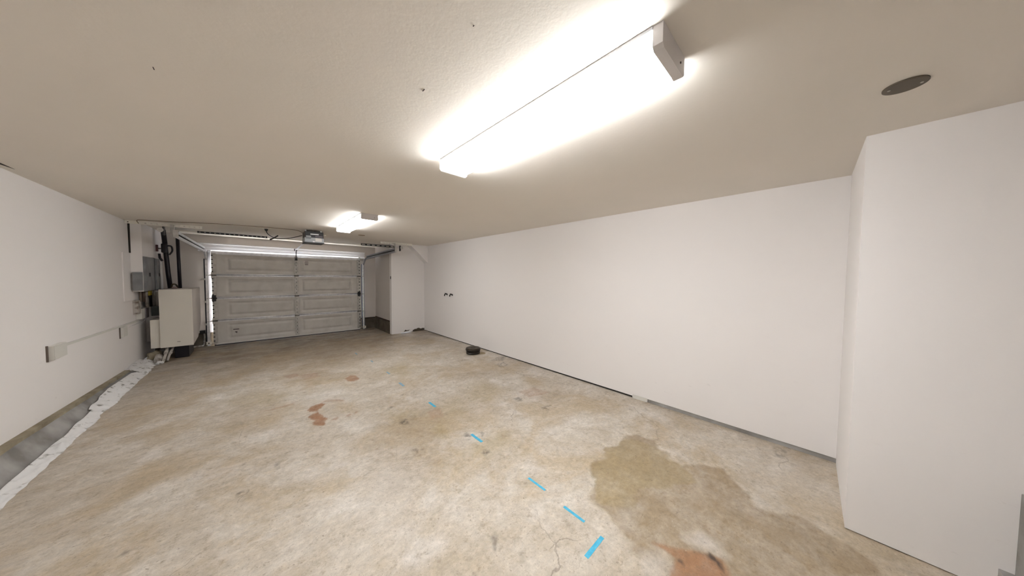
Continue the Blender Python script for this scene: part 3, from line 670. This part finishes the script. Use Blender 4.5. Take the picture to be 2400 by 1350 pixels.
# ------------------------------------------------------------------ electrical gear on the left
def epanel(label, y0, y1, z0, z1, latch_y):
    t = thing('breaker_box', label, 'breaker box', (-1.40, (y0+y1)/2, (z0+z1)/2), 'grey breaker panels')
    obj('enclosure', nbox((-1.40, y0, z0), (-1.380, y1, z1), .002), PANELG, t)
    d = obj('cover', nbox((-1.380, y0+.012, z0+.012), (-1.372, y1-.012, z1-.012), .003), PANELG, t)
    obj('latch', nbox((-1.372, latch_y-.025, (z0+z1)/2-.045), (-1.364, latch_y+.035, (z0+z1)/2+.02), .003), BLACK, d)
    obj('inner_door', nbox((-1.3725, y0+.07, z0+.03), (-1.369, y1-.08, (z0+z1)/2-.05), .002), PANELG, d)
    return t
epanel('left of two grey electrical panels on the left wall chase', 7.81, 8.39, 1.305, 1.905, 8.05)
epanel('right of two grey electrical panels beside the dark pipes', 8.55, 9.05, 1.305, 1.90, 8.72)
obj_ = thing('electrical_box', 'small grey front facing box joined left of the two electrical panels', 'electrical box', (-1.45, 7.77, 1.48))
obj('body', nbox((-1.503, 7.745, 1.320), (-1.402, 7.80, 1.632), .003), PANELG, obj_); obj('lid', nbox((-1.498, 7.738, 1.328), (-1.407, 7.746, 1.624), .003), PANELG, obj_)
tag(obj('panel_gap_filler', nbox((-1.40, 8.395, 1.30), (-1.392, 8.545, 1.91)), BLACK, loc=(-1.40, 8.47, 1.6)), 'dark strip between the two grey electrical panels', 'strip')
def conduit(label, pts, r, m_):
    o = obj('conduit', ntube(pts, r, 10), m_, loc=pts[0]); return tag(o, label, 'conduit', 'conduits below the electrical panels')
conduit('leftmost dark conduit coming down from the small grey box', [(-1.475, 8.0, 1.32), (-1.475, 8.0, 1.12)], .016, mat('brown_conduit', (.16, .13, .10), .5))
conduit('second brown conduit from the left under the grey box', [(-1.470, 8.17, 1.31), (-1.470, 8.17, 1.10)], .020, mat('dark_brown_conduit', (.07, .045, .03), .5))
conduit('grey conduit running down to the white junction box', [(-1.470, 8.36, 1.30), (-1.470, 8.36, .98)], .018, PVC_DIRTY)
conduit('white plastic pipe between the yellow connector and raceway', [(-1.485, 8.53, 1.19), (-1.49, 8.50, .90), (-1.495, 8.48, .80)], .016, PVC)
conduit('dark conduit just right of the white plastic pipe', [(-1.462, 8.585, 1.28), (-1.462, 8.585, .98)], .016, BLACK)
conduit('galvanised conduit ending at the grey green box', [(-1.415, 8.590, 1.30), (-1.415, 8.590, .985)], .012, GALV_DULL)
tag(obj('wiring_trough', nbox((XL, 7.87, .91), (-1.475, 8.015, 1.145), .004), PVC_DIRTY, loc=(-1.5, 8, 1)), 'upright plastic wiring trough left of the junction boxes', 'trough')
t = thing('yellow_connector', 'yellow cable connector hanging under the left electrical panel', 'connector', (-1.46, 8.5, 1.23))
obj('body', nbox((-1.50, 8.42, 1.20), (-1.44, 8.56, 1.285), .01), YEL, t); obj('collar', nbox((-1.50, 8.46, 1.165), (-1.445, 8.56, 1.20), .006), BLACK, t); obj('white_clip', nbox((-1.44, 8.58, 1.17), (-1.405, 8.615, 1.25), .006), PVC, t)
t = thing('junction_box', 'white sided junction box above the left wall raceway', 'junction box', (-1.5, 8.24, .9))
obj('box', nbox((XL, 8.02, .80), (-1.47, 8.42, .985), .005), PVC, t); obj('cover', nbox((-1.47, 8.20, .80), (-1.462, 8.42, .98), .003), mat('mauve_grey_cover', (.23, .20, .21), .5), t)
t = thing('junction_box', 'grey green junction box right of the white sided one', 'junction box', (-1.42, 8.6, .88))
obj('box', nbox((-1.462, 8.572, .80), (-1.370, 8.62, .985), .005), GREEN, t); obj('cover', nbox((-1.458, 8.565, .806), (-1.374, 8.572, .979), .002), GREEN, t)
tag(obj('raceway', prism(bmesh.new(), [(5.50, .812), (5.50, .836), (8.01, .790), (8.01, .766)], XL, XL+.02, 0), PVC, loc=(XL, 7, .8)), 'long thin cream surface raceway along the left wall', 'raceway')
tag(obj('raceway_branch', prism(bmesh.new(), [(7.41, .705), (7.41, .73), (8.46, .725), (8.54, .785), (8.60, .785), (8.52, .70)], XL, XL+.016, 0), PAINT, loc=(XL, 8, .72)), 'short lower raceway from the small outlet box to the junction boxes', 'raceway')
def obox(label, y0, y1, z0, z1, d, dark):
    t = thing('outlet_box', label, 'outlet box', (XL, (y0+y1)/2, (z0+z1)/2), 'outlet boxes on the left wall')
    obj('back_box', nbox((XL, y0, z0), (XL+d, y1, z1), .004), PVC, t)
    cv = obj('cover', nbox((XL+d, y0+.004, z0+.004), (XL+d+.006, y1-.004, z1-.004), .003), PVC, t)
    obj('shadow_strip', nbox((XL, y0-.012, z0-.012), (XL+.012, y0, z1+.006)), mat('grey_brown_shadow', (.14, .11, .09), .7), t)  # dark strip stands in for shade at the box edge
    return t
obox('larger white outlet box at the near end of the left wall raceway', 5.16, 5.42, .725, .868, .04, 1)
obox('smaller white outlet box under the raceway nearer the electrical panels', 7.19, 7.40, .618, .775, .03, 0)

# beige boxed cabinet in the far left corner
t = thing('boxed_enclosure', 'beige painted boxed enclosure in the far left corner above the floor', 'enclosure', (-1.09, 8.65, .3))
bm = bmesh.new(); prism(bm, [(8.1, .245), (8.1, 1.318), (YD-.022, 1.318), (YD-.022, .56), (8.72, .30)], -1.285, -.890, 0); obj('side_board', bm, mat('mauve_beige_board', (.66, .61, .57), .6), t)
obj('front_board', nbox((-1.290, 8.086, .243), (-.886, 8.10, 1.320), .002), CAB, t)
struct('trim_10', nbox((XL+.001, 8.62, .30), (-1.292, YD-.001, 1.28), .002), PAINT, 'narrow boxed filler between the left wall and the beige enclosure', 'trim')
obj('left_return', nbox((-1.405, 8.12, .245), (-1.291, 8.60, .765), .002), CAB, t)
obj('fastener', nbox((-1.09, 8.082, .33), (-1.05, 8.086, .337), .001), TEXTM, t)
# black pipes on top of it
def bp(label, pts, r): return tag(obj('vent_pipe', ntube(pts, r, 14), IRON, loc=pts[0]), label, 'pipe', 'black pipes above the boxed enclosure')
bp('slanting black pipe nearer the electrical panels', [(-1.235, 8.7, 1.325), (-1.255, 8.7, 1.62), (-1.285, 8.7, 2.26), (-1.30, 8.7, ZC-.002)], .034)
bp('straight black pipe directly below the left track end', [(-1.115, 8.75, 1.322), (-1.12, 8.75, 1.75), (-1.128, 8.75, ZC-.002)], .026)
t = thing('valve_cluster', 'black tangle of valve and fittings around the slanting black pipe', 'valve', (-1.27, 8.64, 2.08))
obj('body', nbox((-1.32, 8.59, 2.02), (-1.24, 8.655, 2.20), .02), IRON, t); obj('elbow', ntube(smooth([(-1.24, 8.62, 2.16), (-1.19, 8.6, 2.15), (-1.18, 8.6, 2.06), (-1.22, 8.6, 1.98)]), .014, 8), IRON, t)
obj('handle', nbox((-1.385, 8.60, 2.04), (-1.355, 8.64, 2.17), .008), mat('dark_red_handle', (.06, .012, .012), .5), t); obj('stem', ntube([(-1.36, 8.62, 2.10), (-1.29, 8.65, 2.10)], .010, 8), RUST, t)
obj('lower_fitting', ntube([(-1.345, 8.62, 2.0), (-1.34, 8.62, 1.92), (-1.31, 8.62, 1.86)], .018, 8), IRON, t)
t = thing('pipe_fittings', 'rusty pipe fittings between the black pipes on the beige enclosure', 'fitting', (-1.17, 8.6, 1.35))
obj('elbow', ntube(smooth([(-1.21, 8.6, 1.335), (-1.19, 8.58, 1.40), (-1.15, 8.58, 1.40), (-1.12, 8.6, 1.335)]), .014, 8), RUST, t); obj('rag', nbox((-1.20, 8.56, 1.322), (-1.13, 8.62, 1.355), .012), mat('pinkish_fitting', (.34, .24, .21), .7), t)
tag(obj('supply_pipe', ntube([(-1.345, 8.75, 1.28), (-1.35, 8.75, 1.95)], .018, 10), PAINT, loc=(-1.345, 8.75, 1.2)), 'thin painted pipe left of the slanting black pipe', 'pipe')
# below the enclosure: drain pipes, rubble
t = thing('drain_pipe', 'dirty white drain pipe leaning out under the beige enclosure, left one', 'pipe', (-1.23, 8.0, 0), 'drain pipes under the enclosure')
obj('pipe', ntube(smooth([(-1.245, 8.25, .235), (-1.22, 8.1, .20), (-1.225, 8.0, .12), (-1.245, 7.93, .012)]), .020, 12), PVC_DIRTY, t)
obj('coupling', ntube([(-1.222, 8.07, .185), (-1.222, 8.02, .145)], .026, 12), PVC_DIRTY, t)
t = thing('drain_pipe', 'dirty white drain pipe under the beige enclosure, right one', 'pipe', (-1.17, 8.05, 0), 'drain pipes under the enclosure')
obj('pipe', ntube(smooth([(-1.165, 8.3, .235), (-1.165, 8.16, .19), (-1.185, 8.06, .11), (-1.205, 8.0, .012)]), .018, 12), PVC_DIRTY, t)
obj('coupling', ntube([(-1.172, 8.10, .15), (-1.182, 8.07, .12)], .024, 12), PVC_DIRTY, t)
def rock(label, c_, s_, m_, seed, cat='rubble'):
    bm = bmesh.new(); bmesh.ops.create_icosphere(bm, subdivisions=3, radius=1)
    for v in bm.verts:
        d = 1+.35*mn.noise(v.co*1.3+Vector((seed, 0, 0)))+.15*mn.noise(v.co*3+Vector((0, seed, 0))); v.co = Vector((c_[0]+v.co.x*s_[0]*d, c_[1]+v.co.y*s_[1]*d, max(.001, c_[2]+v.co.z*s_[2]*d)))
    return tag(obj('broken_concrete', bm, m_, loc=(c_[0], c_[1], 0)), label, cat, 'rubble at the foot of the left wall')
rock('brown chunk of broken concrete in the corner by the drain pipes', (-1.38, 8.25, .07), (.10, .16, .11), WOOD, 3)
rock('pinkish lump of broken concrete between left wall and drain pipes', (-1.31, 8.02, .05), (.055, .09, .09), PVC_DIRTY, 8)
rock('small white chunk lying on the floor beside the crust', (-1.335, 7.30, .02), (.035, .06, .028), CRUST, 5)
rock('smallest white crumb on the floor nearer than the white chunk', (-1.345, 6.95, .012), (.02, .03, .015), CRUST, 6)
rock('flat white chunk in front of the drain pipes', (-1.27, 7.86, .02), (.05, .05, .03), CRUST, 9)
tag(obj('shade_block', nbox((-1.14, 8.20, .002), (-.96, 8.75, .225), .01), IRON, loc=(-1.05, 8.4, 0)), 'black block standing in for the dark hollow under the beige enclosure', 'box')  # solid black block paints the shade of the hollow
tag(obj('floor_pipe', ntube(smooth([(-1.0, 8.9, .055), (-.95, 8.9, .06), (-.90, 9.0, .045), (-.868, 9.10, .03)]), .016, 10), PVC_DIRTY, loc=(-.95, 8.95, .03)), 'pale pipe along the floor behind the beige enclosure', 'pipe')
t = thing('corner_downpipe', 'curved pale downpipe between enclosure and left door track', 'pipe', (-.855, 9.12, .1))
obj('pipe', ntube(smooth([(-.845, 9.14, .33), (-.838, 9.14, .20), (-.848, 9.12, .08), (-.868, 9.10, .02)]), .016, 10), PVC_DIRTY, t)
obj('dark_clamp', nbox((-.905, 9.10, .295), (-.825, 9.18, .365), .006), BLACK, t)

# ------------------------------------------------------------------ right hand details
t = thing('light_switch', 'small black switch on the corner board left of the end wall', 'switch', (XP-.012, 7.86, 1.56))
obj('plate', nbox((XP-.020, 7.82, 1.525), (XP-.012, 7.86, 1.60), .002), BLACK, t)
def stub(label, y):
    t = thing('pipe_stub', label, 'pipe stub', (XR, y, 1.14), 'capped pipe stubs on the right wall')
    obj('flange', lathe(bmesh.new(), (XR-.004, y, 1.14), [(.026, -.004), (.022, .004)], 20, 'x'), IRON, t)
    obj('spout', ntube(smooth([(XR, y, 1.15), (XR-.05, y, 1.152), (XR-.075, y, 1.13), (XR-.075, y, 1.10)]), .014, 10), RUBBER, t)
    obj('handle', nbox((XR-.06, y-.03, 1.165), (XR-.045, y+.03, 1.176), .004), IRON, t)
stub('left of two small dark pipe stubs on the right wall', 6.46); stub('right of two small dark pipe stubs on the right wall', 6.20)
# stack of brake discs / drum
t = thing('metal_drum', 'round blackened metal drum lying on the floor near the right wall', 'drum', (3.33, 4.77, 0))
obj('lower_ring', lathe(bmesh.new(), (3.33, 4.77, 0), [(.128, .001), (.142, .008), (.146, .022), (.138, .030), (.138, .036), (.146, .042), (.146, .055), (.136, .062)], 56), RUBBER, t)
obj('upper_ring', lathe(bmesh.new(), (3.325, 4.765, 0), [(.130, .060), (.152, .066), (.156, .078), (.150, .086)], 56), RUBBER, t)
obj('top_plate', lathe(bmesh.new(), (3.325, 4.765, 0), [(.146, .084), (.148, .096), (.136, .102), (.05, .100), (.044, .106), (.02, .106)], 56), RUST, t)
t.scale = (1, 1, 1.22)
tag(obj('floor_patch', lathe(bmesh.new(), (3.47, 4.66, 0), [(.085, .0005), (.08, .003)], 24), mat('tan_grease', (.36, .27, .15), .6), loc=(3.47, 4.66, 0)), 'flat tan disc shaped mark on the floor right of the drum', 'mark')
# paint curled along the right wall foot
tag(obj('wall_foot_patch', nbox((XR-.006, 1.39, .0), (XR, 1.575, .05), .002), PVC, loc=(XR, 1.48, 0)), 'small white patch block at the foot of the right wall', 'patch')
# stair skirt and concrete step at the extreme right edge
t = thing('concrete_step', 'grey concrete step block at the lower right edge', 'step', (2.5, -1.1, 0))
obj('upper_block', nbox((2.15, -1.5, 0), (XJ, -.742, .553), .004), CONC, t)
obj('lower_slab', nbox((2.20, -.742, 0), (XJ, -.700, .135), .003), CONC, t)

# ------------------------------------------------------------------ blue tape on the floor
def tape(label, p, q, w_, m_=TAPE):
    p, q = Vector((*p, 0)), Vector((*q, 0)); d = (q-p); n = 10; s = Vector((-d.y, d.x, 0)).normalized()*w_/2
    bm = bmesh.new(); top = []
    for i in range(n+1):
        c_ = p+d*i/n; e = 1+.12*mn.noise(Vector((i*1.7, q.y*3, 0)))
        top.append((bm.verts.new(c_+s*e+Vector((0, 0, .0012))), bm.verts.new(c_-s*e+Vector((0, 0, .0012)))))
    for A, B in zip(top, top[1:]): bm.faces.new((A[0], A[1], B[1], B[0]))
    r_ = bmesh.ops.extrude_face_region(bm, geom=bm.faces[:]); bmesh.ops.translate(bm, verts=[v for v in r_['geom'] if isinstance(v, bmesh.types.BMVert)], vec=(0, 0, -.001))
    bmesh.ops.recalc_face_normals(bm, faces=bm.faces)
    tag(obj('tape_strip', bm, m_, loc=(p+q)/2), label, 'tape', 'blue tape strips on the floor')
tape('widest bright blue tape strip, nearest and lying crosswise', (1.362, .823), (1.545, .824), .026)
tape('blue tape strip immediately behind the crosswise one', (1.556, .958), (1.556, 1.124), .020)
tape('blue tape strip third from the viewer counting the crosswise one', (1.573, 1.308), (1.573, 1.482), .020)
tape('blue tape strip touching a small dark smudge in the middle of the floor', (1.588, 2.12), (1.588, 2.30), .028)
tape('short blue tape strip right of the rust stain', (1.60, 3.09), (1.60, 3.255), .030)
tape('faded blue tape strip left of the yellowish floor patch', (1.568, 3.99), (1.568, 4.165), .034, TAPE_W)
tape('faint tiny blue tape strip beyond the faded one', (1.592, 4.64), (1.592, 4.78), .024, TAPE_W)
tape('very worn blue tape bit, second farthest toward the garage door', (1.586, 5.50), (1.586, 5.62), .026, TAPE_W)
tape('farthest worn blue tape bit toward the garage door', (1.507, 6.25), (1.507, 6.40), .026, TAPE_W)
